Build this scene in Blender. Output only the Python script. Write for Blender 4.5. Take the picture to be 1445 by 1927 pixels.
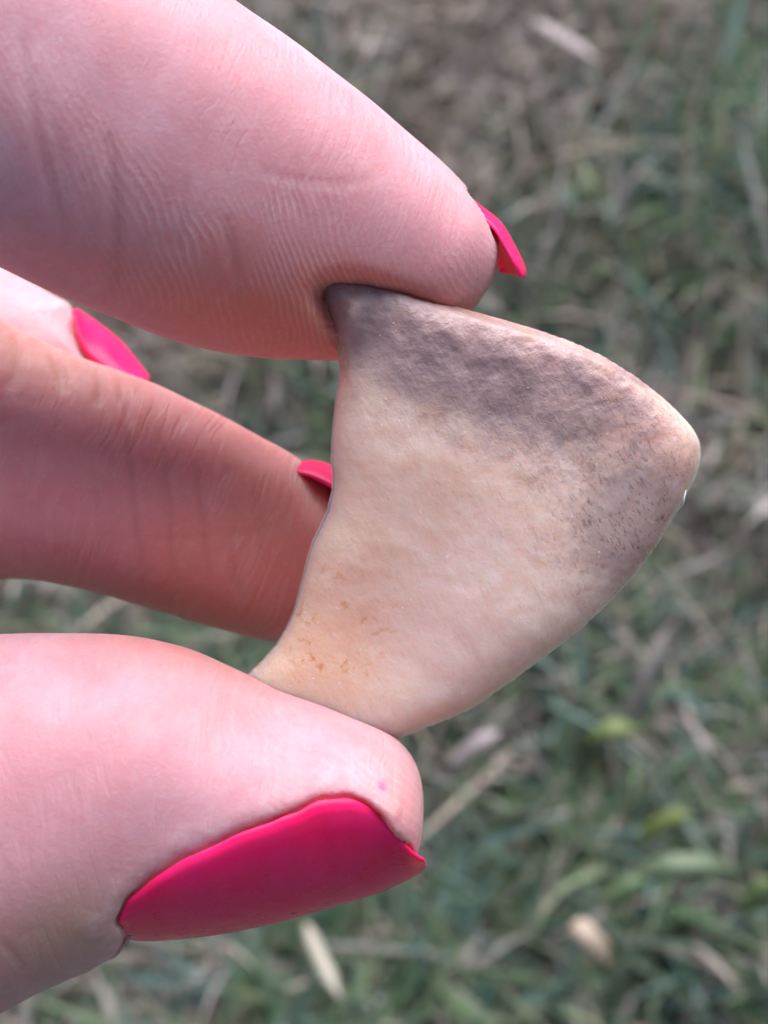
import bpy, bmesh, math, random
import numpy as np
from mathutils import Vector, Matrix, Euler
from mathutils.bvhtree import BVHTree
from mathutils import noise as mnoise

for o in list(bpy.data.objects):
    bpy.data.objects.remove(o)
scene = bpy.context.scene
COL = scene.collection
rng = np.random.default_rng(7)
R = math.radians

# ------------------------------------------------------------------ camera
PITCH = 60.0                     # degrees below the horizon
CAM_H = 0.345                     # metres above the lawn
D = 100.0                        # mm from lens to the stone
PPM = 35.0                       # photo pixels per mm in the stone's plane
cam_data = bpy.data.cameras.new('camera')
cam = bpy.data.objects.new('camera', cam_data)
COL.objects.link(cam)
cam.location = (0, 0, CAM_H)
cam.rotation_euler = (R(90 - PITCH), 0, 0)
cam_data.sensor_fit = 'VERTICAL'
cam_data.sensor_height = 24.0
cam_data.sensor_width = 18.0
cam_data.lens = 12.0 / ((1927 / 2 / PPM) / D)
cam_data.clip_start = 0.005
cam_data.clip_end = 60
cam_data.dof.use_dof = True
cam_data.dof.focus_distance = 0.0975
cam_data.dof.aperture_fstop = cam_data.lens / 1.35
scene.camera = cam

# ------------------------------------------------------------------ sky, sun, exposure
SUN_EL, SUN_AZ = 46.0, 8.0     # azimuth from straight ahead (+Y), positive to the right
world = bpy.data.worlds.new('World')
scene.world = world
world.use_nodes = True
wn = world.node_tree
sky = wn.nodes.new('ShaderNodeTexSky')
sky.sky_type = 'NISHITA'
sky.sun_disc = False
sky.sun_elevation = R(SUN_EL)
sky.sun_rotation = R(SUN_AZ)
sky.dust_density = 5.0
sky.air_density = 0.7
sky.ozone_density = 1.5
bg = wn.nodes['Background']
bg.inputs['Strength'].default_value = 0.065
wn.links.new(sky.outputs[0], bg.inputs['Color'])
sd = bpy.data.lights.new('sun', 'SUN')
sd.energy = 2.7
sd.angle = R(80)
sd.color = (0.93, 0.89, 1.0)
sun = bpy.data.objects.new('sun', sd)
COL.objects.link(sun)
sun.rotation_euler = Euler((R(90 - SUN_EL), 0, R(180 - SUN_AZ)), 'XYZ')
sun.location = (0, 1, 2)
vs = scene.view_settings
vs.view_transform = 'Standard'
vs.look = 'None'
vs.exposure = 1.34
vs.gamma = 1.0
vs.use_curve_mapping = False

# ------------------------------------------------------------------ frames and helpers
cm = cam.rotation_euler.to_matrix()
FRAME = Matrix.Translation(Vector(cam.location) + cm @ Vector((0, 0, -D * 0.001))) @ cm.to_4x4()

def P(px, py, z=0.0):
    """photo pixel + height z (mm, towards the lens) -> mm in the hand's own frame"""
    k = (D - z) / D / PPM
    return np.array([(px - 722.5) * k, -(py - 963.5) * k, z])

def catmull(vals, n):
    v = np.asarray(vals, float)
    m = len(v)
    d = np.concatenate([[0], np.cumsum(np.maximum(np.linalg.norm(np.diff(v[:, :2], axis=0), axis=1), 1e-3) ** 0.5)])
    t = np.linspace(0, d[-1], n)
    out = np.zeros((n, v.shape[1]))
    tan = np.zeros_like(v)
    for i in range(m):
        a, b = max(i - 1, 0), min(i + 1, m - 1)
        tan[i] = (v[b] - v[a]) / (d[b] - d[a])
    for k, x in enumerate(t):
        i = min(np.searchsorted(d, x, side='right') - 1, m - 2)
        h = d[i + 1] - d[i]
        s = (x - d[i]) / h
        out[k] = ((2*s**3 - 3*s**2 + 1) * v[i] + (s**3 - 2*s**2 + s) * h * tan[i]
                  + (-2*s**3 + 3*s**2) * v[i+1] + (s**3 - s**2) * h * tan[i+1])
    return out

def mesh_from(verts, faces, name):
    me = bpy.data.meshes.new(name)
    me.from_pydata([tuple(v) for v in verts], [], faces)
    me.update()
    return me

def smooth_shade(me):
    me.polygons.foreach_set('use_smooth', np.ones(len(me.polygons), bool))

def add_attr(me, name, arr):
    a = me.attributes.new(name, 'FLOAT', 'POINT')
    a.data.foreach_set('value', np.asarray(arr, np.float32))

def link(me, name, mat, parent=None, label=None, cat=None, kind=None, group=None, frame=None):
    o = bpy.data.objects.new(name, me)
    COL.objects.link(o)
    if mat:
        me.materials.append(mat)
    if frame is not None and parent is None:
        o.matrix_world = frame
    if parent is not None:
        o.parent = parent
    if label: o['label'] = label
    if cat: o['category'] = cat
    if kind: o['kind'] = kind
    if group: o['group'] = group
    return o

class NT:
    """tiny node helper"""
    def __init__(self, name):
        self.mat = bpy.data.materials.new(name)
        self.mat.use_nodes = True
        self.t = self.mat.node_tree
        self.b = self.t.nodes['Principled BSDF']
        self.out = self.t.nodes['Material Output']
    def n(self, kind, **kw):
        x = self.t.nodes.new(kind)
        for k, v in kw.items():
            setattr(x, k, v)
        return x
    def put(self, sock, v):
        if isinstance(v, bpy.types.NodeSocket):
            self.t.links.new(v, sock)
        elif v is not None:
            sock.default_value = v
    def math(self, op, a, b=None, c=None, clamp=False):
        x = self.n('ShaderNodeMath', operation=op, use_clamp=clamp)
        for i, v in enumerate((a, b, c)):
            self.put(x.inputs[i], v)
        return x.outputs[0]
    def attr(self, name):
        return self.n('ShaderNodeAttribute', attribute_name=name).outputs['Fac']
    def attrc(self, name):
        return self.n('ShaderNodeAttribute', attribute_name=name).outputs['Color']
    def obj(self):
        return self.n('ShaderNodeTexCoord').outputs['Object']
    def scale(self, v, s):
        x = self.n('ShaderNodeMapping')
        self.put(x.inputs[0], v)
        x.inputs['Scale'].default_value = s
        return x.outputs[0]
    def noise(self, v, scale, detail=2.0, rough=0.5, dist=0.0):
        x = self.n('ShaderNodeTexNoise')
        self.put(x.inputs['Vector'], v)
        self.put(x.inputs['Scale'], scale)
        x.inputs['Detail'].default_value = detail
        x.inputs['Roughness'].default_value = rough
        x.inputs['Distortion'].default_value = dist
        return x.outputs[0]
    def voro(self, v, scale, feature='F1', rand=1.0):
        x = self.n('ShaderNodeTexVoronoi', feature=feature)
        self.put(x.inputs['Vector'], v)
        self.put(x.inputs['Scale'], scale)
        x.inputs['Randomness'].default_value = rand
        return x
    def ramp(self, v, a, b, lo=0.0, hi=1.0):
        x = self.n('ShaderNodeMapRange', interpolation_type='SMOOTHSTEP')
        self.put(x.inputs[0], v)
        x.inputs[1].default_value = a; x.inputs[2].default_value = b
        x.inputs[3].default_value = lo; x.inputs[4].default_value = hi
        return x.outputs[0]
    def mix(self, f, a, b, mode='MIX'):
        x = self.n('ShaderNodeMix', data_type='RGBA', blend_type=mode)
        self.put(x.inputs[0], f)
        self.put(x.inputs[6], a if not isinstance(a, tuple) else (*a, 1))
        self.put(x.inputs[7], b if not isinstance(b, tuple) else (*b, 1))
        return x.outputs[2]
    def comb(self, x_, y_, z_=0.0):
        x = self.n('ShaderNodeCombineXYZ')
        self.put(x.inputs[0], x_); self.put(x.inputs[1], y_); self.put(x.inputs[2], z_)
        return x.outputs[0]
    def bump(self, h, dist, strength=1.0, prev=None):
        x = self.n('ShaderNodeBump')
        self.put(x.inputs['Height'], h)
        x.inputs['Distance'].default_value = dist
        x.inputs['Strength'].default_value = strength
        if prev is not None:
            self.put(x.inputs['Normal'], prev)
        return x.outputs[0]

# ------------------------------------------------------------------ materials
def mat_soil():
    m = NT('soil')
    c = m.obj()
    f = m.noise(c, 60, 6, 0.65)
    f2 = m.noise(c, 9, 3, 0.5)
    col = m.mix(m.ramp(f, .35, .65), (.09, .078, .062), (.20, .17, .135))
    col = m.mix(m.ramp(f2, .4, .6), col, (.08, .09, .06))
    m.put(m.b.inputs['Base Color'], col)
    m.b.inputs['Roughness'].default_value = .95
    m.put(m.b.inputs['Normal'], m.bump(f, .01))
    return m.mat

def mat_grass(name, rough, trans):
    m = NT(name)
    base = m.attrc('tint')
    t = m.attr('along')
    c = m.obj()
    f = m.noise(c, 700, 2, .5)
    col = m.mix(m.ramp(f, .3, .7, 0, .35), base, (.30, .27, .22))
    col = m.mix(m.ramp(t, .75, 1.0, 0, .35), col, (.26, .23, .16))
    m.put(m.b.inputs['Base Color'], col)
    m.b.inputs['Roughness'].default_value = rough
    m.b.inputs['Specular IOR Level'].default_value = .5
    tr = m.n('ShaderNodeBsdfTranslucent')
    m.put(tr.inputs['Color'], col)
    mx = m.n('ShaderNodeMixShader')
    mx.inputs[0].default_value = trans
    m.put(mx.inputs[1], m.b.outputs[0]); m.put(mx.inputs[2], tr.outputs[0])
    m.put(m.out.inputs['Surface'], mx.outputs[0])
    return m.mat

def mat_skin():
    m = NT('skin')
    c = m.obj()
    fu, fl, fid = m.attr('fu'), m.attr('fl'), m.attr('fid')
    crease, flush_glow = m.attr('crease'), m.attr('flush_glow')
    # colour: mottled pale pink, redder pads and painted light glow, ochre over the joints
    f1 = m.noise(c, 260, 4, .55)
    f2 = m.noise(c, 90, 3, .5)
    f3 = m.noise(c, 1500, 3, .6)
    col = m.mix(m.ramp(f1, .3, .7), (.545, .270, .300), (.59, .345, .39))
    col = m.mix(m.ramp(f2, .38, .66, 0, .5), col, (.57, .265, .275))
    col = m.mix(m.ramp(f3, .42, .72, 0, .22), col, (.52, .23, .22))
    col = m.mix(m.math('MULTIPLY', flush_glow, .9), col, (.70, .20, .12))
    col = m.mix(m.math('MULTIPLY', m.attr('ochre'), .7), col, (.56, .33, .20))
    col = m.mix(m.math('MULTIPLY', m.attr('smear'), .8), col, (.85, .06, .20))
    dry = m.math('MULTIPLY', m.attr('rim'), m.ramp(m.noise(c, 1300, 3, .6), .40, .62))
    col = m.mix(m.math('MULTIPLY', dry, .22), col, (.86, .72, .72))
    col = m.mix(m.math('MULTIPLY', crease, .40), col, (.48, .19, .16))
    # fine cross wrinkles: thin lines running round the finger
    w = m.noise(c, 220, 2, .5)
    wu = m.math('ADD', fu, m.math('MULTIPLY', w, 1.3))
    wr = m.noise(m.comb(m.math('MULTIPLY', wu, 1.15), m.math('MULTIPLY', fl, .13), fid), 1.0, 2.5, .6)
    line = m.math('SUBTRACT', 1.0, m.math('MULTIPLY', m.math('ABSOLUTE', m.math('SUBTRACT', wr, .5)), 11.0), clamp=True)
    breakup = m.ramp(m.noise(c, 330, 2, .5), .36, .54)
    line = m.math('MULTIPLY', m.math('MULTIPLY', line, breakup), m.attr('wrinkle'))
    wr2 = m.noise(m.comb(m.math('MULTIPLY', wu, .55), m.math('MULTIPLY', fl, .55), fid), 2.6, 2, .6)
    line2 = m.math('SUBTRACT', 1.0, m.math('MULTIPLY', m.math('ABSOLUTE', m.math('SUBTRACT', wr2, .5)), 18.0), clamp=True)
    # skin ridges on the pads
    rw = m.math('ADD', m.math('MULTIPLY', fu, .62), m.math('MULTIPLY', fl, .78))
    rw = m.math('ADD', rw, m.math('MULTIPLY', m.noise(c, 130, 2, .5), 2.6))
    rid = m.math('SINE', m.math('MULTIPLY', rw, 2 * math.pi / .37))
    rmask = m.math('MULTIPLY', m.attr('ridge'), m.ramp(m.noise(c, 170, 3, .55), .38, .6))
    rid = m.math('MULTIPLY', rid, rmask)
    pores = m.noise(c, 4200, 2, .5)
    col = m.mix(m.math('MULTIPLY', line, .13), col, (.80, .54, .50))
    col = m.mix(m.math('MULTIPLY', m.math('ADD', rid, 0.0, clamp=True), .30), col, (.84, .62, .62))
    col = m.mix(m.ramp(m.noise(c, 3600, 3, .6), .52, .74, 0, .14), col, (.76, .56, .58))
    m.put(m.b.inputs['Base Color'], col)
    h = m.math('MULTIPLY', line, -.6)
    h = m.math('ADD', h, m.math('MULTIPLY', line2, -.07))
    h = m.math('ADD', h, m.math('MULTIPLY', rid, .15))
    h = m.math('ADD', h, m.math('MULTIPLY', pores, .34))
    h = m.math('ADD', h, m.math('MULTIPLY', f3, .12))
    m.put(m.b.inputs['Normal'], m.bump(h, .00010, .75))
    m.put(m.b.inputs['Roughness'], m.ramp(m.noise(c, 900, 2, .5), .3, .7, .46, .62))
    m.b.inputs['Specular IOR Level'].default_value = .36
    m.b.inputs['Subsurface Weight'].default_value = .75
    m.b.inputs['Subsurface Radius'].default_value = (1.5, .32, .20)
    m.b.inputs['Subsurface Scale'].default_value = .0026
    m.b.subsurface_method = 'RANDOM_WALK'
    m.b.inputs['Sheen Weight'].default_value = .06
    return m.mat

def mat_nail():
    m = NT('pink_gel_polish')
    c = m.obj()
    f = m.noise(c, 240, 2, .5)
    col = m.mix(m.ramp(f, .3, .7), (.98, .009, .115), (1.0, .018, .165))
    specks = m.voro(c, 420).outputs['Distance']
    dust = m.math('SUBTRACT', 1.0, m.ramp(specks, .05, .085))
    dust = m.math('MULTIPLY', dust, m.ramp(m.noise(c, 300, 1), .52, .56))
    col = m.mix(m.math('MULTIPLY', dust, .75), col, (.95, .40, .45))
    m.put(m.b.inputs['Base Color'], col)
    m.put(m.b.inputs['Roughness'], m.ramp(m.noise(c, 500, 3), .3, .7, .24, .34))
    m.b.inputs['Specular IOR Level'].default_value = .30
    m.b.inputs['Subsurface Weight'].default_value = .35
    m.b.inputs['Subsurface Radius'].default_value = (1, .25, .35)
    m.b.inputs['Subsurface Scale'].default_value = .0007
    h = m.math('ADD', m.math('MULTIPLY', m.noise(c, 300, 1), .9), m.math('MULTIPLY', dust, .5))
    m.put(m.b.inputs['Normal'], m.bump(h, .0001, .7))
    return m.mat

def mat_stone():
    m = NT('worn_translucent_stone')
    c = m.obj()
    stain, pit, och, pale = m.attr('stain'), m.attr('pit'), m.attr('ochre'), m.attr('pale')
    # streaks along the length of the stone
    rot = m.n('ShaderNodeMapping')
    m.put(rot.inputs[0], c)
    rot.inputs['Rotation'].default_value = (0, 0, R(60))
    st = rot.outputs[0]
    streak = m.noise(m.scale(st, (500, 1900, 900)), 1.0, 4, .62)
    cloud = m.noise(c, 190, 4, .55, .4)
    fine = m.noise(c, 2300, 4, .62)
    col = m.mix(m.ramp(cloud, .3, .72), (.74, .53, .41), (.79, .61, .50))
    col = m.mix(m.ramp(streak, .40, .66, 0, .45), col, (.68, .48, .375))
    col = m.mix(m.ramp(fine, .45, .68, 0, .45), col, (.75, .57, .49))
    col = m.mix(m.math('MULTIPLY', pale, .55), col, (.75, .61, .55))
    # ochre tint and specks
    ochsp = m.math('MULTIPLY', m.ramp(m.noise(c, 1500, 3, .6, .5), .52, .70), m.ramp(m.noise(c, 520, 2), .42, .54))
    of = m.math('MULTIPLY', och, m.math('ADD', m.math('MULTIPLY', ochsp, 1.0), .35), clamp=True)
    col = m.mix(of, col, (.58, .30, .12))
    # purple grey stain, broken up by the grain
    sn = m.math('ADD', stain, m.math('MULTIPLY', m.math('SUBTRACT', m.noise(c, 620, 4, .6), .5), 1.3))
    sn = m.math('ADD', sn, m.math('MULTIPLY', m.math('SUBTRACT', fine, .5), .55))
    sn = m.math('MULTIPLY', m.ramp(sn, .05, 1.35), m.ramp(stain, 0.0, .3))
    scol = m.mix(m.ramp(m.noise(c, 420, 3, .6), .35, .68), (.235, .150, .160), (.37, .250, .245))
    scol = m.mix(m.ramp(m.noise(c, 300, 2, .5), .58, .70, 0, .8), scol, (.31, .16, .085))
    col = m.mix(m.math('MULTIPLY', sn, .88), col, scol)
    # small elongated pits
    pn = m.noise(m.scale(st, (2300, 6200, 4000)), 1.0, 3, .6, .6)
    dots = m.math('MULTIPLY', m.ramp(pn, .53, .62), m.ramp(m.noise(c, 800, 2), .38, .56))
    dark = m.math('MULTIPLY', dots, m.math('ADD', m.math('ADD', m.math('MULTIPLY', pit, .95), .10), m.math('MULTIPLY', stain, .10)), clamp=True)
    pw = m.math('ADD', pit, m.math('MULTIPLY', m.math('SUBTRACT', fine, .5), .8))
    col = m.mix(m.math('MULTIPLY', m.ramp(pw, .10, 1.0), .62), col, (.225, .165, .170))
    col = m.mix(m.math('MULTIPLY', dark, .6), col, (.13, .095, .10))
    # bright mineral grains
    gv = m.voro(c, 2200).outputs['Distance']
    gr = m.math('MULTIPLY', m.ramp(gv, .10, .2, 1, 0), m.ramp(m.noise(c, 1100, 1), .62, .68))
    col = m.mix(m.math('MULTIPLY', gr, .7), col, (.82, .74, .70))
    m.put(m.b.inputs['Base Color'], col)
    m.put(m.b.inputs['Roughness'], m.ramp(fine, .3, .7, .34, .52))
    m.b.inputs['Specular IOR Level'].default_value = .45
    m.put(m.b.inputs['Subsurface Weight'], m.math('SUBTRACT', 1.0, m.math('MULTIPLY', sn, .85)))
    m.b.inputs['Subsurface Radius'].default_value = (1.0, .52, .30)
    m.b.inputs['Subsurface Scale'].default_value = .0055
    h = m.math('ADD', m.math('MULTIPLY', fine, .5), m.math('MULTIPLY', streak, .35))
    h = m.math('SUBTRACT', h, m.math('MULTIPLY', dots, m.math('ADD', .03, m.math('MULTIPLY', pit, .8))))
    h = m.math('ADD', h, m.math('MULTIPLY', gr, .4))
    m.put(m.b.inputs['Normal'], m.bump(h, .00020, .95))
    return m.mat

def mat_fibre():
    m = NT('pale_fibre')
    f = m.noise(m.obj(), 3000, 2)
    m.put(m.b.inputs['Base Color'], m.mix(f, (.6, .6, .58), (.8, .8, .76)))
    m.b.inputs['Roughness'].default_value = .6
    return m.mat

SOIL = mat_soil()
GREEN = mat_grass('grass_blade', .42, .42)
DRY = mat_grass('dry_grass_blade', .6, .32)
SKIN = mat_skin()
NAIL = mat_nail()
STONE = mat_stone()
FIBRE = mat_fibre()

# ------------------------------------------------------------------ ground
n = 160
gx = np.linspace(-1.6, 1.6, n); gy = np.linspace(-1.3, 2.2, n)
GX, GY = np.meshgrid(gx, gy)
def ground_z(x, y):
    return (.004 * np.sin(x * 23 + 1.3) * np.cos(y * 19) + .003 * np.sin(x * 51 + y * 37) + .002 * np.sin(y * 83 - x * 29)
            + .02 * np.sin(x * 2.1 + .5) * np.sin(y * 1.7))
GZ = ground_z(GX, GY)
gv = np.stack([GX.ravel(), GY.ravel(), GZ.ravel()], 1)
gf = [(i*n+j, i*n+j+1, (i+1)*n+j+1, (i+1)*n+j) for i in range(n-1) for j in range(n-1)]
me = mesh_from(gv, gf, 'ground'); smooth_shade(me)
link(me, 'ground', SOIL, kind='structure', label='dark soil of the lawn under the grass')

# ------------------------------------------------------------------ grass
def patch(x, y):
    """0 dry .. 1 green; greener towards the near side and in loose patches"""
    v = .5 + .33 * np.sin(x * 31 + 2.0 + 2 * np.sin(y * 17)) * np.cos(y * 26 + .7) + .22 * np.sin(x * 67 - y * 53) + .75 * np.exp(-((x - .085) / .035) ** 2 - ((y - .29) / .05) ** 2)
    return np.clip(v - .06 + (.20 - y) * 3.2, 0, 1)

def blades(name, N, x, y, z0, length, width, yaw, lean, curl, tint, fold, mat, seg=5):
    """curved, slightly folded strips; one mesh"""
    S = seg + 1
    t = np.linspace(0, 1, S)
    ang = lean[:, None] + curl[:, None] * t[None]          # tilt from vertical along the blade
    ds = length[:, None] / seg
    dx = np.sin(ang) * ds; dz = np.cos(ang) * ds
    rx = np.concatenate([np.zeros((N, 1)), np.cumsum(dx[:, :-1], 1)], 1)
    rz = np.concatenate([np.zeros((N, 1)), np.cumsum(dz[:, :-1], 1)], 1)
    cx, sx = np.cos(yaw)[:, None], np.sin(yaw)[:, None]
    X = x[:, None] + rx * cx; Y = y[:, None] + rx * sx; Z = z0[:, None] + rz
    floor = ground_z(X, Y) + .0008
    Z = np.maximum(Z, floor + .0006 * rng.random((N, 1)) * 4)
    w = width[:, None] * np.where(t < .55, .75 + .45 * t, (1 - t) / .45 + .04).clip(.05, 1)[None]
    twist = yaw[:, None] + (rng.random((N, 1)) - .5) * 1.6 * t[None]
    wx, wy = -np.sin(twist) * w / 2, np.cos(twist) * w / 2
    up = fold[:, None] * w
    L = np.stack([X - wx, Y - wy, Z + up], -1)
    Cc = np.stack([X, Y, Z], -1)
    Rr = np.stack([X + wx, Y + wy, Z + up], -1)
    V = np.stack([L, Cc, Rr], 2).reshape(-1, 3)            # N, S, 3
    b = (np.arange(N) * S * 3)[:, None]
    k = np.arange(seg)[None] * 3
    q1 = np.stack([b + k, b + k + 1, b + k + 4, b + k + 3], -1).reshape(-1, 4)
    q2 = np.stack([b + k + 1, b + k + 2, b + k + 5, b + k + 4], -1).reshape(-1, 4)
    F = np.concatenate([q1, q2])
    me = bpy.data.meshes.new(name)
    me.vertices.add(len(V)); me.vertices.foreach_set('co', V.ravel().astype(np.float32))
    me.loops.add(F.size); me.loops.foreach_set('vertex_index', F.ravel().astype(np.int32))
    me.polygons.add(len(F))
    me.polygons.foreach_set('loop_start', np.arange(0, F.size, 4, dtype=np.int32))
    me.update(calc_edges=True)
    me.validate()
    smooth_shade(me)
    a = me.attributes.new('tint', 'FLOAT_COLOR', 'POINT')
    c4 = np.ones((N, S * 3, 4), np.float32); c4[..., :3] = tint[:, None, :]
    a.data.foreach_set('color', c4.ravel())
    add_attr(me, 'along', np.repeat(np.tile(t, (N, 1))[..., None], 3, 2).ravel())
    return me

def scatter(N, keep):
    # dense near the view, thinning outwards
    xs, ys = [], []
    tot = 0
    while tot < N:
        x = rng.normal(0, .17, N); y = rng.normal(.26, .20, N)
        k = (np.abs(x) < .6) & (y > -.35) & (y < .95) & (rng.random(N) < keep(x, y))
        xs.append(x[k]); ys.append(y[k]); tot += k.sum()
    return np.concatenate(xs)[:N], np.concatenate(ys)[:N]

def pick(pal, N, jit=.22):
    p = np.array(pal)[rng.integers(0, len(pal), N)]
    return p * (1 + (rng.random((N, 1)) - .5) * 2 * jit)

# upright green blades
N = 26000
x, y = scatter(N, lambda x, y: .05 + .95 * patch(x, y))
GPAL = [(a*1.9, b*2.3, c*2.9) for a, b, c in [(.045, .085, .030), (.060, .105, .045), (.050, .095, .062), (.085, .120, .045), (.038, .070, .040), (.110, .125, .055), (.075, .120, .085)]]
me = blades('grass', N, x, y, ground_z(x, y) - .001, np.where(rng.random(N) < .1, rng.uniform(.035, .05, N), rng.uniform(.012, .038, N)), rng.uniform(.0010, .0026, N),
            rng.uniform(0, 2*math.pi, N), rng.uniform(.1, 1.0, N), rng.uniform(.1, 1.3, N), pick(GPAL, N), rng.uniform(.05, .45, N), GREEN)
link(me, 'grass', GREEN, kind='stuff', label='short green grass blades growing through the dry lawn', cat='grass')
# dry thatch lying flat and half upright
N = 82000
x, y = scatter(N, lambda x, y: .25 + .75 * (1 - patch(x, y)))
DPAL = [(min(a*2.3, .58), min(b*2.3, .56), min(c*2.5, .54)) for a, b, c in [(.215, .180, .135), (.165, .140, .110), (.26, .225, .185), (.125, .105, .085), (.19, .175, .155), (.30, .27, .235), (.14, .13, .085), (.10, .09, .07)]]
flat = rng.random(N) < .6
me = blades('dry_grass', N, x, y, ground_z(x, y) + rng.uniform(0, .010, N), np.where(rng.random(N) < .12, rng.uniform(.03, .05, N), rng.uniform(.008, .03, N)), rng.uniform(.0005, .0018, N),
            rng.uniform(0, 2*math.pi, N), np.where(flat, rng.uniform(1.2, 1.7, N), rng.uniform(.2, 1.0, N)), rng.uniform(-.3, .8, N),
            pick(DPAL, N, .3), rng.uniform(0, .4, N), DRY, seg=3)
link(me, 'dry_grass', DRY, kind='stuff', label='tan and grey dead grass thatch matted over the soil', cat='grass')

# single stalks and blades that stand out of the lawn
def ground_pt(px, py, h):
    d = np.array(cm @ Vector(((px - 722.5) / PPM / D, -(py - 963.5) / PPM / D, -1.0)))
    t = (CAM_H - h) / -d[2]
    return np.array([d[0] * t, d[1] * t, h])

def single(name, pts, width, tint, mat, label, cat, group=None):
    c = catmull([ground_pt(a, b, h + .022) for a, b, h in pts], 14)
    tint = tuple(min(.6, t * 1.8) for t in tint)
    L = len(c)
    tan = np.gradient(c, axis=0); tan /= np.linalg.norm(tan, axis=1)[:, None]
    side = np.cross(tan, [0, 0, 1.0]); side /= np.linalg.norm(side, axis=1)[:, None]
    up = np.cross(side, tan)
    t = np.linspace(0, 1, L)
    w = width * np.minimum(1, np.minimum(.55 + 2 * t, (1.02 - t) * 3.5))
    V = []
    for i in range(L):
        a, b = w[i] / 2, max(w[i] * .16, .0002)
        V += [c[i] - side[i]*a + up[i]*b*.9, c[i] - up[i]*b, c[i] + side[i]*a + up[i]*b*.9, c[i] + up[i]*b*.25]
    F = []
    for i in range(L - 1):
        for k in range(4):
            F.append((i*4 + k, i*4 + (k+1) % 4, i*4 + 4 + (k+1) % 4, i*4 + 4 + k))
    F += [(3, 2, 1, 0), tuple((L-1)*4 + k for k in range(4))]
    me = mesh_from(V, F, name); smooth_shade(me)
    a = me.attributes.new('tint', 'FLOAT_COLOR', 'POINT')
    a.data.foreach_set('color', np.tile(np.array([*tint, 1], np.float32), len(V)))
    add_attr(me, 'along', np.repeat(t * .8, 4))
    return link(me, name, mat, label=label, cat=cat, group=group)

single('dry_twig', [(1005, 40, .016), (1060, 75, .017), (1125, 115, .015)], .0034, (.30, .27, .26), DRY,
       'short thick pale grey twig lying on bare dark thatch', 'twig')
single('dry_stalk', [(1175, 1370, .006), (1215, 1280, .018), (1262, 1170, .026)], .0030, (.27, .25, .22), DRY,
       'long straight pale dry grass stalk leaning out of green grass', 'grass stalk')
single('dry_stalk', [(845, 1445, .010), (895, 1405, .016), (945, 1375, .018)], .0030, (.25, .22, .22), DRY,
       'short grey dry stalk lying just below the stone', 'grass stalk')
single('dry_stalk', [(1080, 1735, .018), (1110, 1770, .018), (1145, 1815, .014)], .0042, (.28, .23, .17), DRY,
       'broad tan dead blade lying among green blades', 'dead leaf')
single('dry_stalk', [(575, 1740, .008), (605, 1810, .016), (640, 1880, .020)], .0026, (.27, .26, .21), DRY,
       'thin straw stalk standing below the thumb nail', 'grass stalk')
single('grass_blade', [(1200, 1648, .016), (1270, 1630, .021), (1390, 1636, .018)], .0042, (.075, .125, .065), GREEN,
       'long bluish green grass blade lying level above the lawn', 'grass blade')
single('grass_blade', [(1140, 1700, .012), (1170, 1680, .018), (1215, 1655, .022)], .0042, (.085, .15, .065), GREEN,
       'bright green grass blade joining the long level blade', 'grass blade')
single('grass_blade', [(1205, 1590, .010), (1240, 1555, .018), (1305, 1530, .024)], .0036, (.11, .15, .035), GREEN,
       'yellow green grass blade bending over dry thatch', 'grass blade')
single('grass_blade', [(1110, 1395, .018), (1145, 1375, .024), (1200, 1372, .022)], .0034, (.10, .15, .035), GREEN,
       'short curved lime green blade at foot of dry stalk', 'grass blade')
single('grass_blade', [(1150, 1905, .006), (1160, 1850, .018), (1185, 1800, .026)], .0034, (.14, .17, .12), GREEN,
       'upright pale green grass blade beside the tan dead blade', 'grass blade')
single('grass_blade', [(1395, 1720, .010), (1420, 1690, .018), (1455, 1650, .022)], .0036, (.10, .16, .055), GREEN,
       'fresh green blade rising beside yellowish moss', 'grass blade')

# ------------------------------------------------------------------ the stone
OUT = [(597,545),(607,534),(625,528),(655,528),(690,532),(760,550),(830,574),(880,590),(960,612),(1040,637),(1110,665),(1180,705),(1240,750),
       (1285,793),(1306,822),(1313,850),(1308,885),(1290,925),(1262,975),(1232,1025),(1195,1075),(1150,1125),(1090,1182),(1020,1237),
       (950,1290),(880,1338),(810,1368),(745,1394),(690,1412),(610,1418),(530,1385),(465,1330),(446,1298),(462,1273),(495,1240),(520,1210),
       (548,1160),(568,1090),(584,1030),(600,995),(617,957),(626,910),(624,862),(626,815),(632,760),(640,700),(628,640),(606,590)]
NS = 520
oc = np.array(OUT + OUT[:1], float)
def closed(pts, n):
    p = np.array(pts, float); m = len(p)
    q = np.concatenate([p[-3:], p, p[:4]])
    dense = catmull(q, (m + 6) * 24)
    d = np.linalg.norm(dense - p[0], axis=1)
    i0 = np.argmin(d[: len(d)//3]); i1 = len(d)*2//3 + np.argmin(d[len(d)*2//3:])
    c = dense[i0:i1]
    s = np.concatenate([[0], np.cumsum(np.linalg.norm(np.diff(c, axis=0), axis=1))])
    t = np.linspace(0, s[-1], n, endpoint=False)
    return np.stack([np.interp(t, s, c[:, 0]), np.interp(t, s, c[:, 1])], 1)
outl = closed(OUT, NS)
# tiny chips along the edge
ss = np.arange(NS)
outl += (.7 * np.sin(ss * .71) * np.sin(ss * .23) + .5 * np.sin(ss * 1.9 + 1))[:, None] * np.stack([np.cos(ss * .05), np.sin(ss * .05)], 1)
OM = np.array([P(a, b, 0)[:2] for a, b in outl])           # mm
CEN = P(850, 1000, 0)[:2]

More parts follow.
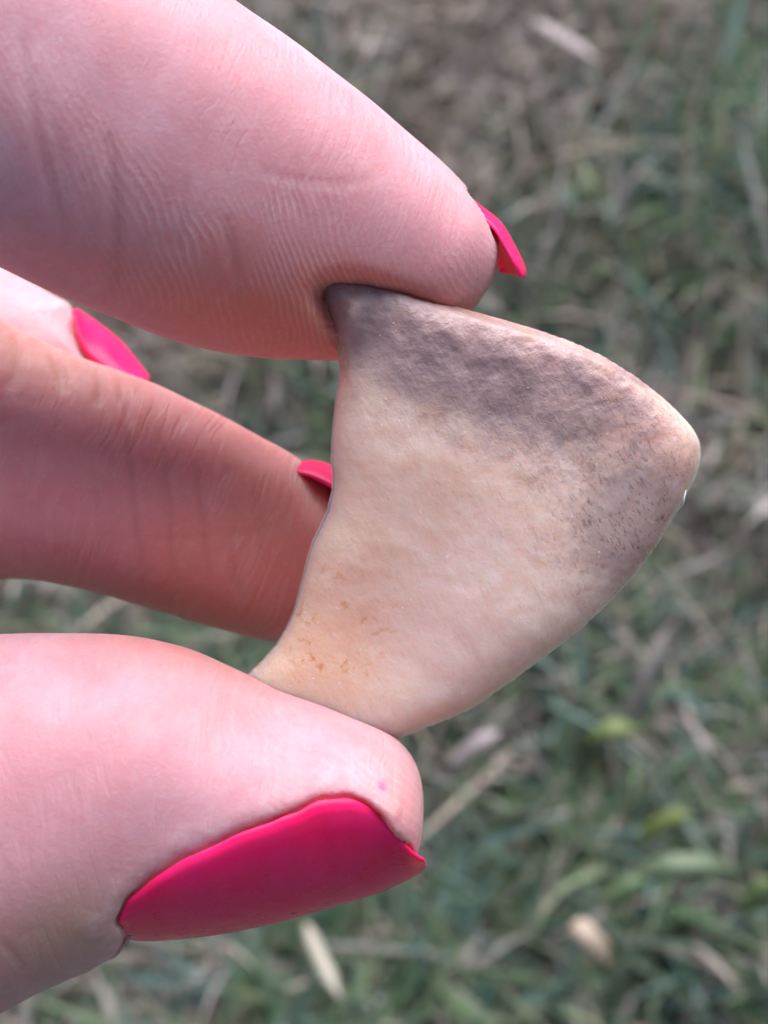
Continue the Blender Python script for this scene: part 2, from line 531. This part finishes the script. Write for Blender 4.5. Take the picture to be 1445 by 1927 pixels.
def outline_dist(p):
    """unsigned mm distance to the outline, and inside flag"""
    a = OM; b = np.roll(OM, -1, 0)
    d = np.full(len(p), 1e9); ins = np.zeros(len(p), bool)
    for i in range(0, NS, 1):
        ab = b[i] - a[i]
        t = np.clip(((p - a[i]) @ ab) / (ab @ ab + 1e-12), 0, 1)
        d = np.minimum(d, np.linalg.norm(p - a[i] - t[:, None] * ab, axis=1))
        c = ((a[i, 1] > p[:, 1]) != (b[i, 1] > p[:, 1]))
        xx = a[i, 0] + (p[:, 1] - a[i, 1]) * (b[i, 0] - a[i, 0]) / (b[i, 1] - a[i, 1] + 1e-12)
        ins ^= c & (p[:, 0] < xx)
    return d, ins

def topx(p):                                              # mm -> photo px in the z=0 plane
    return np.stack([p[:, 0] * PPM + 722.5, 963.5 - p[:, 1] * PPM], 1)

def gauss(q, cx, cy, sx, sy, ang=0):
    a = R(ang); dx, dy = q[:, 0] - cx, q[:, 1] - cy
    u = dx * math.cos(a) + dy * math.sin(a); v = -dx * math.sin(a) + dy * math.cos(a)
    return np.exp(-.5 * ((u / sx) ** 2 + (v / sy) ** 2))

def stone_mid(p):
    q = topx(p)
    z = np.where(p[:, 1] > 0, 1.2, .9) * (p[:, 1] / 12) + .5                           # top leans a little towards the lens
    z = z + .8 * gauss(q, 820, 900, 260, 200, 20) - .5 * gauss(q, 700, 1150, 160, 120) + .5 * gauss(q, 1000, 1150, 180, 140)
    return z

def stone_front(p, d):
    q = topx(p)
    th = 1.55 * (1 - np.exp(-d / .8)) * np.sqrt(np.clip(d / .45, 0, 1)) - .25 * gauss(q, 860, 980, 240, 200)
    z = stone_mid(p) + th
    z = z + .8 * gauss(q, 664, 622, 16, 26) * np.clip(d / .8, 0, 1)      # small knob near the upper corner
    z = z - .45 * gauss(q, 690, 640, 30, 40) * np.clip(d / .8, 0, 1)
    # facet break along the lower edge of the dark band
    ln = (q[:, 1] - (690 + (q[:, 0] - 650) * .12))
    ln = -(q[:, 1] - (705 + (q[:, 0] - 650) * .17))
    z = z + .0058 * (ln * .5 + np.sqrt(ln * ln + 700) * .5).clip(0, 190) * np.clip(d / .6, 0, 1)      # hollow facet under the upper edge
    z = z + .12 * np.exp(-(ln / 34) ** 2) * np.clip(d / .6, 0, 1)
    z = z + (.09 * np.sin(p[:, 0] * .62 + p[:, 1] * .35) * np.sin(p[:, 1] * .55 - p[:, 0] * .25) + .025 * np.sin(p[:, 0] * 1.3 + 2 * np.sin(p[:, 1] * .8)) * np.sin(p[:, 1] * 1.1 + 1.5 * np.sin(p[:, 0] * .7))) * np.clip(d, 0, 1)
    rough = np.array([mnoise.fractal(Vector((a * .9, b * .9, 3.1)), 1.0, 2.1, 4) for a, b in p])
    chip = np.array([mnoise.noise(Vector((a * 1.7, b * 1.7, 8.0))) for a, b in p])
    z = z + (.055 * rough - .10 * np.clip(chip - .38, 0, 1)) * np.clip(d / .5, 0, 1) * (1 + .8 * np.clip(ln / 60, 0, 1))
    return z

NR = 84
tt = np.sin(np.linspace(0, 1, NR) * math.pi / 2)           # rings crowd towards the edge
ring = CEN[None, None] + tt[1:, None, None] * (OM[None] - CEN[None, None])
pts = np.concatenate([CEN[None], ring.reshape(-1, 2)])
dd, _ = outline_dist(pts)
dd[-NS:] = 0
zf = stone_front(pts, dd)
zb = stone_mid(pts) - 1.7 * (1 - np.exp(-dd / .9)) * np.sqrt(np.clip(dd / .5, 0, 1))
V = np.concatenate([np.c_[pts, zf], np.c_[pts[:-NS], zb[:-NS]]])
NV = len(pts); 
def fi(r, s): return 0 if r == 0 else 1 + (r - 1) * NS + s % NS
def bi(r, s): return fi(r, s) if r == NR - 1 else NV + fi(r, s)
F = []
for s in range(NS):
    F.append((fi(0, 0), fi(1, s + 1), fi(1, s))); F.append((bi(0, 0), bi(1, s), bi(1, s + 1)))
    for r in range(1, NR - 1):
        F.append((fi(r, s), fi(r, s + 1), fi(r + 1, s + 1), fi(r + 1, s)))
        F.append((bi(r, s), bi(r + 1, s), bi(r + 1, s + 1), bi(r, s + 1)))
me = mesh_from(V * .001, F, 'translucent_stone')
bm = bmesh.new(); bm.from_mesh(me); bmesh.ops.recalc_face_normals(bm, faces=bm.faces); bm.to_mesh(me); bm.free()
smooth_shade(me)
q = topx(V[:, :2])
ln = q[:, 1] - (600 + (q[:, 0] - 640) * .235)              # distance below the top band's axis
band = np.exp(-.5 * (np.where(ln > 0, ln / 78, 0)) ** 2) * np.where(ln < 0, 1.35, 1) * np.clip((1420 - q[:, 0]) / 330, 0, 1) ** .7
stain = 1.05 * band + .50 * gauss(q, 880, 770, 180, 75, 22) + .28 * gauss(q, 1010, 850, 110, 65, 30) + .3 * gauss(q, 655, 600, 30, 30) + .2 * gauss(q, 1265, 820, 60, 55, 40)
add_attr(me, 'stain', np.clip(stain * np.clip(1.3 - .3 * np.clip(ln + 30, 0, 60) / 60, 1, 1.3) - .35 * gauss(q, 620, 570, 40, 50), 0, 1.2))
add_attr(me, 'pit', np.clip(1.0 * gauss(q, 1185, 990, 70, 95, 30) + .30 * gauss(q, 1120, 930, 130, 120, 30), 0, 1))
add_attr(me, 'ochre', np.clip(.9 * gauss(q, 625, 1190, 75, 90, 20) + .95 * gauss(q, 635, 590, 45, 80) + .35 * gauss(q, 500, 1300, 90, 60), 0, 1))
add_attr(me, 'pale', np.clip(.9 * gauss(q, 900, 1050, 40, 60, 20) + .7 * gauss(q, 800, 1240, 60, 90) + .5 * gauss(q, 1240, 830, 60, 40, 40), 0, 1))
stone = link(me, 'translucent_stone', STONE, frame=FRAME, cat='stone',
             label='translucent beige stone shard with purple grey upper edge pinched between fingertips')

# ------------------------------------------------------------------ nails (built first: the skin is fitted to them)
def nail_patch(stations, thick, nu=60, nv=26, cup=0.0):
    """stations: ((O px), (B px), zc, rz, a0, a1): an arc from angle a0 (towards the lens) over B to a1 (behind)"""
    s = catmull([(o[0], o[1], b[0], b[1], zc, rz, a0, a1) for o, b, zc, rz, a0, a1 in stations], nu)
    top = np.zeros((nu, nv, 3)); nor = np.zeros((nu, nv, 3))
    for i in range(nu):
        O = P(s[i, 0], s[i, 1], s[i, 4]); B = P(s[i, 2], s[i, 3], s[i, 4])
        a = np.radians(np.linspace(s[i, 6], s[i, 7], nv))
        for k, ak in enumerate(a):
            sk = math.sin(ak)
            top[i, k] = P(s[i, 0] + (s[i, 2] - s[i, 0]) * sk, s[i, 1] + (s[i, 3] - s[i, 1]) * sk, s[i, 4] + s[i, 5] * math.cos(ak))
    du = np.gradient(top, axis=0); dv = np.gradient(top, axis=1)
    nor = np.cross(du, dv); nor /= np.linalg.norm(nor, axis=2)[..., None] + 1e-9
    Om = P(s[nu//2, 0], s[nu//2, 1], s[nu//2, 4])
    if ((top[nu//2, nv//2] - Om) @ nor[nu//2, nv//2]) < 0:
        nor = -nor
    return top, nor

def nail_mesh(top, nor, thick, name):
    nu, nv = top.shape[:2]
    # rounded rim: the plate thins to its edges
    u = np.linspace(0, 1, nu)[:, None]; v = np.linspace(0, 1, nv)[None]
    e = np.minimum(np.minimum(u * nu, (1 - u) * nu), np.minimum(v * nv, (1 - v) * nv))
    th = thick * np.sqrt(np.clip(e / 2.5 + .12, 0, 1))
    A = top + nor * (th / 2)[..., None]; B = top - nor * (th / 2)[..., None]
    V = np.concatenate([A.reshape(-1, 3), B.reshape(-1, 3)]); k = nu * nv
    F = []
    for i in range(nu - 1):
        for j in range(nv - 1):
            a = i * nv + j
            F.append((a, a + 1, a + nv + 1, a + nv)); F.append((k + a, k + a + nv, k + a + nv + 1, k + a + 1))
    rim = [j for j in range(nv)] + [i*nv + nv-1 for i in range(1, nu)] + [(nu-1)*nv + j for j in range(nv-2, -1, -1)] + [i*nv for i in range(nu-2, 0, -1)]
    for a, b in zip(rim, rim[1:] + rim[:1]):
        F.append((b, a, k + a, k + b))
    me = mesh_from(V * .001, F, name)
    bm = bmesh.new(); bm.from_mesh(me); bmesh.ops.recalc_face_normals(bm, faces=bm.faces); bm.to_mesh(me); bm.free()
    smooth_shade(me)
    return me

def fromA(A, B, a0):
    """arc centre so that the arc passes A at angle a0 and B at its crest"""
    s = math.sin(R(a0)); A = np.array(A, float); B = np.array(B, float)
    return tuple((A - s * B) / (1 - s))

thumb_A = [(226,1738),(245,1693),(300,1648),(400,1592),(500,1550),(560,1528),(600,1509),(645,1503),(690,1516),(730,1556),(762,1592),(800,1619)]
thumb_B = [(232,1752),(248,1764),(300,1766),(400,1756),(500,1737),(580,1716),(640,1698),(700,1680),(740,1664),(768,1650),(790,1637),(801,1626)]
jr = random.Random(4)
thumb_A = [(a + jr.uniform(-2, 2), b + jr.uniform(-2, 2)) for a, b in catmull(thumb_A, 26)]
thumb_B = [tuple(b) for b in catmull(thumb_B, 26)]
tz  = [1.0,1.0,1.0,1.0,1.0,1.0,1.0,1.0,1.0,1.0,1.0,1.0]
trz = [7.6,8.3,8.7,8.8,8.6,8.3,8.0,7.7,7.2,6.6,6.2,5.9]
tz = np.ones(26); trz = np.interp(np.linspace(0, 11, 26), range(12), trz)
st_thumb = [(fromA(a, b, 12), b, z, r, 12, 168) for a, b, z, r in zip(thumb_A, thumb_B, tz, trz)]
idx_B = [(786,300),(842,344),(896,387),(938,421),(964,464),(981,499),(988,523)]
idx_O = [(745,330),(795,382),(852,440),(888,470),(916,500),(931,504),(937,512)]
st_index = [(o, b, -2.5, rz, a0, a1) for o, b, rz, a0, a1 in zip(idx_O, idx_B, [4.6,5.0,5.3,5.3,5.2,5.0,4.8], [60,58,56,54,52,50,54], [140,145,150,158,165,172,178])]
mid_B = [(515,862),(556,872),(598,872),(640,890),(690,930),(720,985)]
mid_O = [(460,905),(520,940),(570,955),(605,968),(635,1000),(660,1030)]
st_mid = [(o, b, -12.5, rz, a0, 150) for o, b, rz, a0 in zip(mid_O, mid_B, [5.6,5.9,5.9,5.8,5.5,5.2], [60,52,42,38,38,42])]
rin_A = [(138,584),(145,625),(160,664),(186,688),(225,712),(270,730)]
rin_B = [(142,582),(165,598),(190,616),(225,645),(256,682),(281,714)]
st_ring = [(fromA(a, b, a0), b, -22, r, a0, 150) for a, b, r, a0 in zip(rin_A, rin_B, [5.4,5.6,5.6,5.5,5.3,5.0], [40,34,30,28,28,32])]
NAILS = []
for st, th in ((st_thumb, .28), (st_index, .34), (st_mid, .34), (st_ring, .34)):
    top, nor = nail_patch(st, th)
    NAILS.append((top, nor, th, 0.0 if st is st_thumb or st is st_ring else .36))

# ------------------------------------------------------------------ hand
M = 56
def loft(st, n):
    """st rows: Ux,Uy,Lx,Ly,zc,rz -> closed tube; also its centreline frame"""
    s = catmull(st, n)
    c = np.zeros((n, 3)); lat = np.zeros((n, 3)); rz = s[:, 5]
    for i in range(n):
        U = P(s[i,0], s[i,1], s[i,4]); L = P(s[i,2], s[i,3], s[i,4])
        c[i] = (U + L) / 2; lat[i] = (U - L) / 2
    tan = np.gradient(c, axis=0); tan /= np.linalg.norm(tan, axis=1)[:, None]
    a = np.linspace(0, 2*math.pi, M, endpoint=False)
    V = []
    for i in range(n):
        l = lat[i]; ln_ = l / np.linalg.norm(l)
        dep = np.cross(tan[i], ln_); dep /= np.linalg.norm(dep)
        if dep[2] < 0: dep = -dep
        dep = dep * .5 + np.array([0, 0, .5]); dep /= np.linalg.norm(dep)
        ca, sa = np.cos(a), np.sin(a)
        # slightly squared section, like a fingertip
        e = .92
        cc = np.sign(ca) * np.abs(ca) ** e; s2 = np.sign(sa) * np.abs(sa) ** e
        V.append(c[i] + cc[:, None] * l + s2[:, None] * dep * rz[i])
    V = np.concatenate(V)
    F = []
    for i in range(n - 1):
        for k in range(M):
            F.append((i*M + k, i*M + (k+1) % M, (i+1)*M + (k+1) % M, (i+1)*M + k))
    F.append(tuple(range(M - 1, -1, -1))); F.append(tuple((n-1)*M + k for k in range(M)))
    rad = (np.linalg.norm(lat, axis=1) + rz) / 2
    return V, F, c, lat, rad, tan

INDEX = [(-1500,380,-1300,1100,-16,10),(-1050,-120,-900,620,-6,9.5),(-620,-420,-480,300,3,9),(-250,-380,-270,400,5.5,8.6),
         (60,-230,-60,475,5,8.4),(250,-120,90,546,4,8.3),(430,2,240,608,2.5,8.1),(560,92,350,648,1.0,7.9),(690,192,470,672,-.6,7.6),
         (780,268,570,678,-1.6,7.2),(845,326,670,680,-2.2,6.8),(892,374,765,664,-2.4,6.2),(920,412,830,634,-2.5,5.3),
         (935,445,880,592,-2.5,4.2),(940,470,910,555,-2.5,2.9),(939,492,930,522,-2.5,1.2)]
THUMB = [(-2300,1250,-2300,2050,-12,13),(-1500,1380,-1500,2260,-6,12.5),(-800,1340,-800,2230,0,11),(-350,1235,-380,2080,2,9.6),
         (-100,1200,-110,1965,2,9.2),(0,1194,0,1905,2,9.0),(120,1192,100,1850,1.8,8.9),(250,1198,200,1806,1.5,8.8),(340,1217,268,1762,1.2,8.7),
         (420,1250,350,1752,1,8.6),(520,1298,450,1735,1,8.4),(610,1330,550,1712,1,8.1),(690,1363,640,1684,1,7.7),(745,1393,714,1662,1,7.2),
         (778,1430,758,1638,1,6.2),(793,1470,780,1610,1,5.0),(797,1512,790,1584,1,3.4),(797,1540,795,1562,1,1.8)]
MIDDLE = [(-1600,560,-1500,1250,-24,9.5),(-1100,160,-1000,820,-20,9),(-650,190,-620,800,-14,8.5),(-300,400,-330,960,-11,8.2),(-100,535,-140,1075,-10.5,7.8),
          (0,602,-60,1092,-10.5,7.5),(130,664,60,1092,-10.5,7.3),(280,717,180,1116,-11,7.1),(400,774,300,1150,-11.5,6.9),
          (500,828,410,1182,-12,6.6),(575,872,510,1207,-12.3,6.3),(625,915,600,1216,-12.5,5.9),(670,970,668,1192,-12.5,5.0),
          (700,1030,706,1150,-12.5,3.6),(712,1078,716,1108,-12.5,1.6)]
RING = [(-1650,760,-1550,1400,-34,9),(-1100,400,-1000,1000,-34,8.5),(-650,270,-640,830,-29,8),(-300,345,-330,840,-25,7.2),(-100,447,-170,860,-23,6.8),
        (0,500,-70,880,-22.5,6.5),(70,537,10,880,-22,6.3),(132,575,80,868,-22,6.0),(178,616,140,845,-22,5.5),(216,660,190,812,-22,4.6),
        (240,700,222,782,-22,3.2),(250,732,243,757,-22,1.4)]
LITTLE = [(-1700,1000,-1600,1550,-42,8),(-1200,750,-1100,1250,-43,7.5),(-750,650,-740,1080,-40,7),(-480,720,-520,1060,-36,6.2),(-330,800,-380,1080,-34,5.4),
          (-250,860,-285,1060,-33,4.0),(-215,920,-230,1010,-33,1.6)]
PALM = [(-1250,560,-1300,1500,-26,16),(-1500,360,-1500,1900,-26,20),(-1900,330,-1900,2150,-26,22),(-2400,420,-2400,2150,-26,22),
        (-2900,600,-2900,2000,-28,21),(-3300,720,-3300,1880,-30,20),(-3900,760,-3900,1900,-32,22)]
parts = [INDEX, THUMB, MIDDLE, RING, LITTLE, PALM]
allV, allF, off, frames = [], [], 0, []
for st in parts:
    V, F, c, lat, rad, tan = loft(st, 90)
    allV.append(V); allF += [tuple(i + off for i in f) for f in F]; off += len(V)
    frames.append((c, lat, rad))
tmp = mesh_from(np.concatenate(allV) * .001, allF, 'tmp')
bm = bmesh.new(); bm.from_mesh(tmp); bmesh.ops.recalc_face_normals(bm, faces=bm.faces); bm.to_mesh(tmp); bm.free()
to = bpy.data.objects.new('tmp', tmp); COL.objects.link(to)
md = to.modifiers.new('r', 'REMESH'); md.mode = 'VOXEL'; md.voxel_size = .00027; md.adaptivity = 0
dg = bpy.context.evaluated_depsgraph_get()
hand_me = bpy.data.meshes.new_from_object(to.evaluated_get(dg))
bpy.data.objects.remove(to)
hand_me.name = 'hand'
nv = len(hand_me.vertices)
co = np.zeros(nv * 3, np.float32); hand_me.vertices.foreach_get('co', co)
co = co.reshape(-1, 3).astype(float) * 1000
ed = np.zeros(len(hand_me.edges) * 2, np.int32); hand_me.edges.foreach_get('vertices', ed); ed = ed.reshape(-1, 2)
deg = np.bincount(ed.ravel(), minlength=nv).astype(float)
def lap(x, it, k=.5, mask=None):
    for _ in range(it):
        s = np.zeros_like(x)
        for ax in range(x.shape[1]):
            s[:, ax] = np.bincount(ed[:, 0], x[ed[:, 1], ax], nv) + np.bincount(ed[:, 1], x[ed[:, 0], ax], nv)
        d = k * (s / deg[:, None] - x)
        x = x + (d if mask is None else d * mask[:, None])
    return x
co = lap(co, 8)
# which finger, how far along, how far across
fid = np.zeros(nv); fu = np.zeros(nv); fl = np.zeros(nv); best = np.full(nv, 1e9)
for k, (c, lat, rad) in enumerate(frames):
    s = np.concatenate([[0], np.cumsum(np.linalg.norm(np.diff(c, axis=0), axis=1))])
    s = s - s[-1]
    nr = np.full(nv, 1e9); ni = np.zeros(nv, int)
    for i in range(len(c)):
        d = ((co - c[i]) ** 2).sum(1)
        m_ = d < nr; nr[m_] = d[m_]; ni[m_] = i
    rel = np.sqrt(nr) / np.maximum(rad[ni], 2.0)
    tn = np.gradient(c, axis=0); tn /= np.linalg.norm(tn, axis=1)[:, None]
    m_ = rel < best
    best[m_] = rel[m_]; fid[m_] = k
    w = ((co - c[ni]) * tn[ni]).sum(1)
    fu[m_] = (s[ni] + w)[m_]
    ln_ = lat / np.linalg.norm(lat, axis=1)[:, None]
    fl[m_] = ((co - c[ni]) * ln_[ni]).sum(1)[m_]

def normals():
    hand_me.vertices.foreach_set('co', (co * .001).ravel().astype(np.float32))
    hand_me.update()
    nn = np.zeros(nv * 3, np.float32); hand_me.vertices.foreach_get('normal', nn)
    return nn.reshape(-1, 3).astype(float)

# the pad gives way to the stone
near = (fid == 0) & (co[:, 0] > P(430, 0)[0]) & (co[:, 2] > -6)
ii = np.nonzero(near)[0]
pp = co[ii, :2] * (D / (D - co[ii, 2]))[:, None]           # seen in the stone's plane
d, ins = outline_dist(pp)
sgn = np.where(ins, -d, d)
lim = stone_front(pp, np.where(ins, d, 0)) - .45
lim = np.where(ins, lim, stone_mid(pp) + .95 + 4.4 * (1 - np.exp(-np.maximum(sgn, 0) / .24)) + 1.5 * np.maximum(sgn, 0))
z = co[ii, 2]; kk = .35
h = np.clip(.5 + .5 * (lim - z) / kk, 0, 1)
znew = lim * (1 - h) + z * h - kk * h * (1 - h)
co[ii, 2] = np.where(znew < z, znew, z)
touch_glow = np.zeros(nv); touch_glow[ii] = np.exp(-np.maximum(sgn, 0) / 1.0)
mask = np.zeros(nv); mask[ii] = (sgn < 2.0) & (sgn > -.9)
co = lap(co, 4, .5, mask)

# skin under and around the nails
nrm = normals()
rim = np.zeros(nv)
for top, nor, th, root in NAILS:
    nu_, nv_ = top.shape[:2]
    tv = [Vector(v) for v in top.reshape(-1, 3)]
    tf = [(i*nv_+j, i*nv_+j+1, (i+1)*nv_+j+1, (i+1)*nv_+j) for i in range(nu_-1) for j in range(nv_-1)]
    bvh = BVHTree.FromPolygons(tv, tf)
    lo, hi = top.reshape(-1, 3).min(0) - 2.5, top.reshape(-1, 3).max(0) + 2.5
    ii = np.nonzero(((co > lo) & (co < hi)).all(1))[0]
    for i in ii:
        loc, nn, fi_, dist = bvh.find_nearest(Vector(co[i]), 2.4)
        if loc is None: continue
        a, b = divmod(fi_, nv_ - 1)
        nn = nor[a, b]
        v = co[i] - np.array(loc)
        sd_ = v @ nn
        tang = np.linalg.norm(v - sd_ * nn)
        if tang < .12:
            if sd_ > -.34 and a >= nu_ * root:
                co[i] -= nn * (sd_ + .34)
        else:
            # soft fold of skin along the rim
            free = a > nu_ * .8
            if not free and root == 0 and (nrm[i] @ nn) > -.2:
                w = math.exp(-((tang - .75) / .55) ** 2)
                rim[i] = max(rim[i], w * (1.0 if a < 4 else .55))
                co[i] += nrm[i] * (.10 * w if sd_ < .5 else .03 * w)
    if root == 0:                                          # nothing of the skin may stand in front of the plate
        for i in ii:
            dv_ = Vector(co[i]) - Vector((0, 0, D)); dv_.normalize()
            hit = bvh.ray_cast(Vector(co[i]) - dv_ * .35, dv_, 3.5)
            if hit[0] is not None and nrm[i][2] > -.3:
                co[i] = np.array(hit[0] + dv_ * .3)
rim = lap(rim[:, None], 2)[:, 0]
co = lap(co, 2, .4)

# creases
nrm = normals()
pxy = np.stack([co[:, 0] * PPM * D / (D - co[:, 2]) + 722.5, 963.5 - co[:, 1] * PPM * D / (D - co[:, 2])], 1)
crease = np.zeros(nv)
CR = [ # (finger, half width mm, depth mm, polyline)
    (0, .34, .30, [(205,250),(215,330),(222,420),(222,500),(210,560)]),
    (0, .30, .20, [(40,60),(60,180),(85,300),(120,420),(130,480)]),
    (0, .26, .14, [(75,130),(120,300),(140,380)]),
    (0, .26, .18, [(425,400),(432,450),(446,520),(455,560)]),
    (0, .22, .12, [(350,330),(345,420),(335,510)]),
    (0, .22, .10, [(565,300),(560,370),(572,420)]),
    (0, .22, .08, [(480,310),(520,330),(640,345),(720,330)]),
    (2, .26, .30, [(185,690),(192,730),(186,765)]),
    (2, .26, .28, [(95,650),(115,700),(122,740)]),
    (2, .26, .24, [(30,622),(38,680),(20,735)]),
    (2, .24, .20, [(220,712),(240,760),(250,800)]),
    (2, .20, .16, [(245,745),(243,840),(252,930),(262,1030),(275,1110)]),
    (2, .20, .15, [(290,745),(310,860),(320,960),(322,1040),(335,1110)]),
    (2, .20, .15, [(365,860),(380,950),(386,1030),(395,1100)]),
    (2, .20, .12, [(430,1010),(440,1080),(460,1130)]),
    (2, .20, .10, [(480,900),(490,980),(500,1060)]),
    (2, .20, .12, [(170,880),(185,950),(190,1020)]),
    (2, .20, .08, [(200,1000),(330,1015),(470,1000),(560,985)]),
    (2, .18, .08, [(405,830),(425,900)]),
    (1, .22, .14, [(0,1770),(25,1795),(45,1830)]),
    (1, .22, .12, [(40,1850),(90,1838),(140,1836)]),
    (1, .20, .07, [(100,1330),(160,1290),(210,1260)]),
    (1, .20, .06, [(200,1430),(260,1350),(310,1300)]),
]
for f, w, dep, pl in CR:
    dep *= .6 if f != 2 else .75
    pl = catmull(pl, 24)
    m_ = (fid == f) & (nrm[:, 2] > -.1) & (pxy[:, 0] > pl[:, 0].min() - 60) & (pxy[:, 0] < pl[:, 0].max() + 60) & (pxy[:, 1] > pl[:, 1].min() - 60) & (pxy[:, 1] < pl[:, 1].max() + 60)
    ii = np.nonzero(m_)[0]
    if not len(ii): continue
    d = np.full(len(ii), 1e9); tpar = np.zeros(len(ii))
    for k in range(len(pl) - 1):
        ab = pl[k+1] - pl[k]
        t = np.clip(((pxy[ii] - pl[k]) @ ab) / (ab @ ab), 0, 1)
        dk = np.linalg.norm(pxy[ii] - pl[k] - t[:, None] * ab, axis=1) / PPM
        b = dk < d; d[b] = dk[b]; tpar[b] = (k + t[b]) / (len(pl) - 1)
    fade = np.sqrt(np.clip(np.sin(tpar * math.pi), 0, 1))
    g = np.exp(-(d / w) ** 2) * fade
    lip = np.exp(-((d - 2.3 * w) / (1.1 * w)) ** 2) * fade
    co[ii] += nrm[ii] * (-dep * g + dep * .28 * lip)[:, None]
    crease[ii] = np.maximum(crease[ii], g * min(1, dep / .22))
# gentle lumps so that no finger is a perfect tube
lump = .05 * np.sin(co[:, 0] * .35 + co[:, 1] * .3) * np.sin(co[:, 1] * .4 - co[:, 2] * .3) + .012 * np.sin(co[:, 0] * 1.3 - co[:, 1] * 1.1 + co[:, 2])
co += nrm * lump[:, None]
normals()
q = pxy
ridge = np.where(fid == 0, .15 + .85 * np.clip(1.4 * gauss(q, 430, 430, 210, 95, 28), 0, 1) + .35 * gauss(q, 850, 520, 60, 70), 0) + np.where(fid == 1, .30 * np.clip((fu + 12) / 6, 0, 1), 0)
wrinkle = np.choose(fid.astype(int), [.35, .60, 1.0, .7, .7, .7])
flush_glow = np.zeros(nv)
flush_glow += np.where(fid == 0, 1.0 * gauss(q, 560, 625, 150, 70, 8) + .4 * gauss(q, 250, 540, 160, 60, 20) + .35 * gauss(q, 440, 470, 110, 80), 0)  # pad flush, plus orange light through the finger painted into the skin
flush_glow += touch_glow  # warm glow beside the stone, put into the skin colour
flush_glow += np.where(fid == 2, .30 + .40 * gauss(q, 500, 1050, 180, 120), 0)
flush_glow += np.where(fid == 1, .45 * gauss(q, 330, 1220, 200, 40, 15) + .25 * gauss(q, 760, 1500, 50, 90), 0)
och = np.where(fid == 1, 1.0 * gauss(q, 110, 1760, 110, 60, -25), 0) + np.where(fid == 2, .5 * gauss(q, 80, 680, 130, 40, 25), 0)
for nme, arr in (('fu', fu), ('fl', fl), ('fid', fid * 7.3), ('crease', crease), ('rim', np.clip(rim, 0, 1)), ('smear', np.where((fid == 1) & (nrm[:, 2] > .2), np.clip(1.5 * gauss(q, 719, 1479, 6, 7), 0, 1), 0)), ('ridge', ridge), ('wrinkle', wrinkle), ('flush_glow', np.clip(flush_glow, 0, 1)), ('ochre', np.clip(och, 0, 1))):
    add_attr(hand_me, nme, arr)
smooth_shade(hand_me)
hand_me.materials.clear()
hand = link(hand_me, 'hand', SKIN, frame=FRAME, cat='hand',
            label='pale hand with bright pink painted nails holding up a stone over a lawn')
for (top, nor, th, root), nm, lb in zip(NAILS, ('thumb_nail', 'fingernail', 'fingernail', 'fingernail'),
        ('wide hot pink thumb nail seen from its side', 'long pink nail curving past the pinching fingertip',
         'pink nail partly hidden behind the stone', 'pink nail of the finger curled farthest back')):
    link(nail_mesh(top, nor, th, nm), nm, NAIL, parent=hand, label=lb)

# small pale fibre stuck to the stone's edge
cv = catmull([P(1272, 962, 1.2), P(1284, 950, 1.6), P(1287, 935, 1.7), P(1290, 922, 1.4)], 12)
V, F = [], []
for i, c in enumerate(cv):
    for k in range(5):
        a = k * 2 * math.pi / 5
        V.append(c + .035 * np.array([math.cos(a), .3 * math.sin(a), math.sin(a)]))
for i in range(len(cv) - 1):
    for k in range(5):
        F.append((i*5+k, i*5+(k+1) % 5, i*5+5+(k+1) % 5, i*5+5+k))
me = mesh_from(np.array(V) * .001, F, 'fibre'); smooth_shade(me)
link(me, 'fibre', FIBRE, parent=stone, label='tiny pale fibre stuck to the rim')
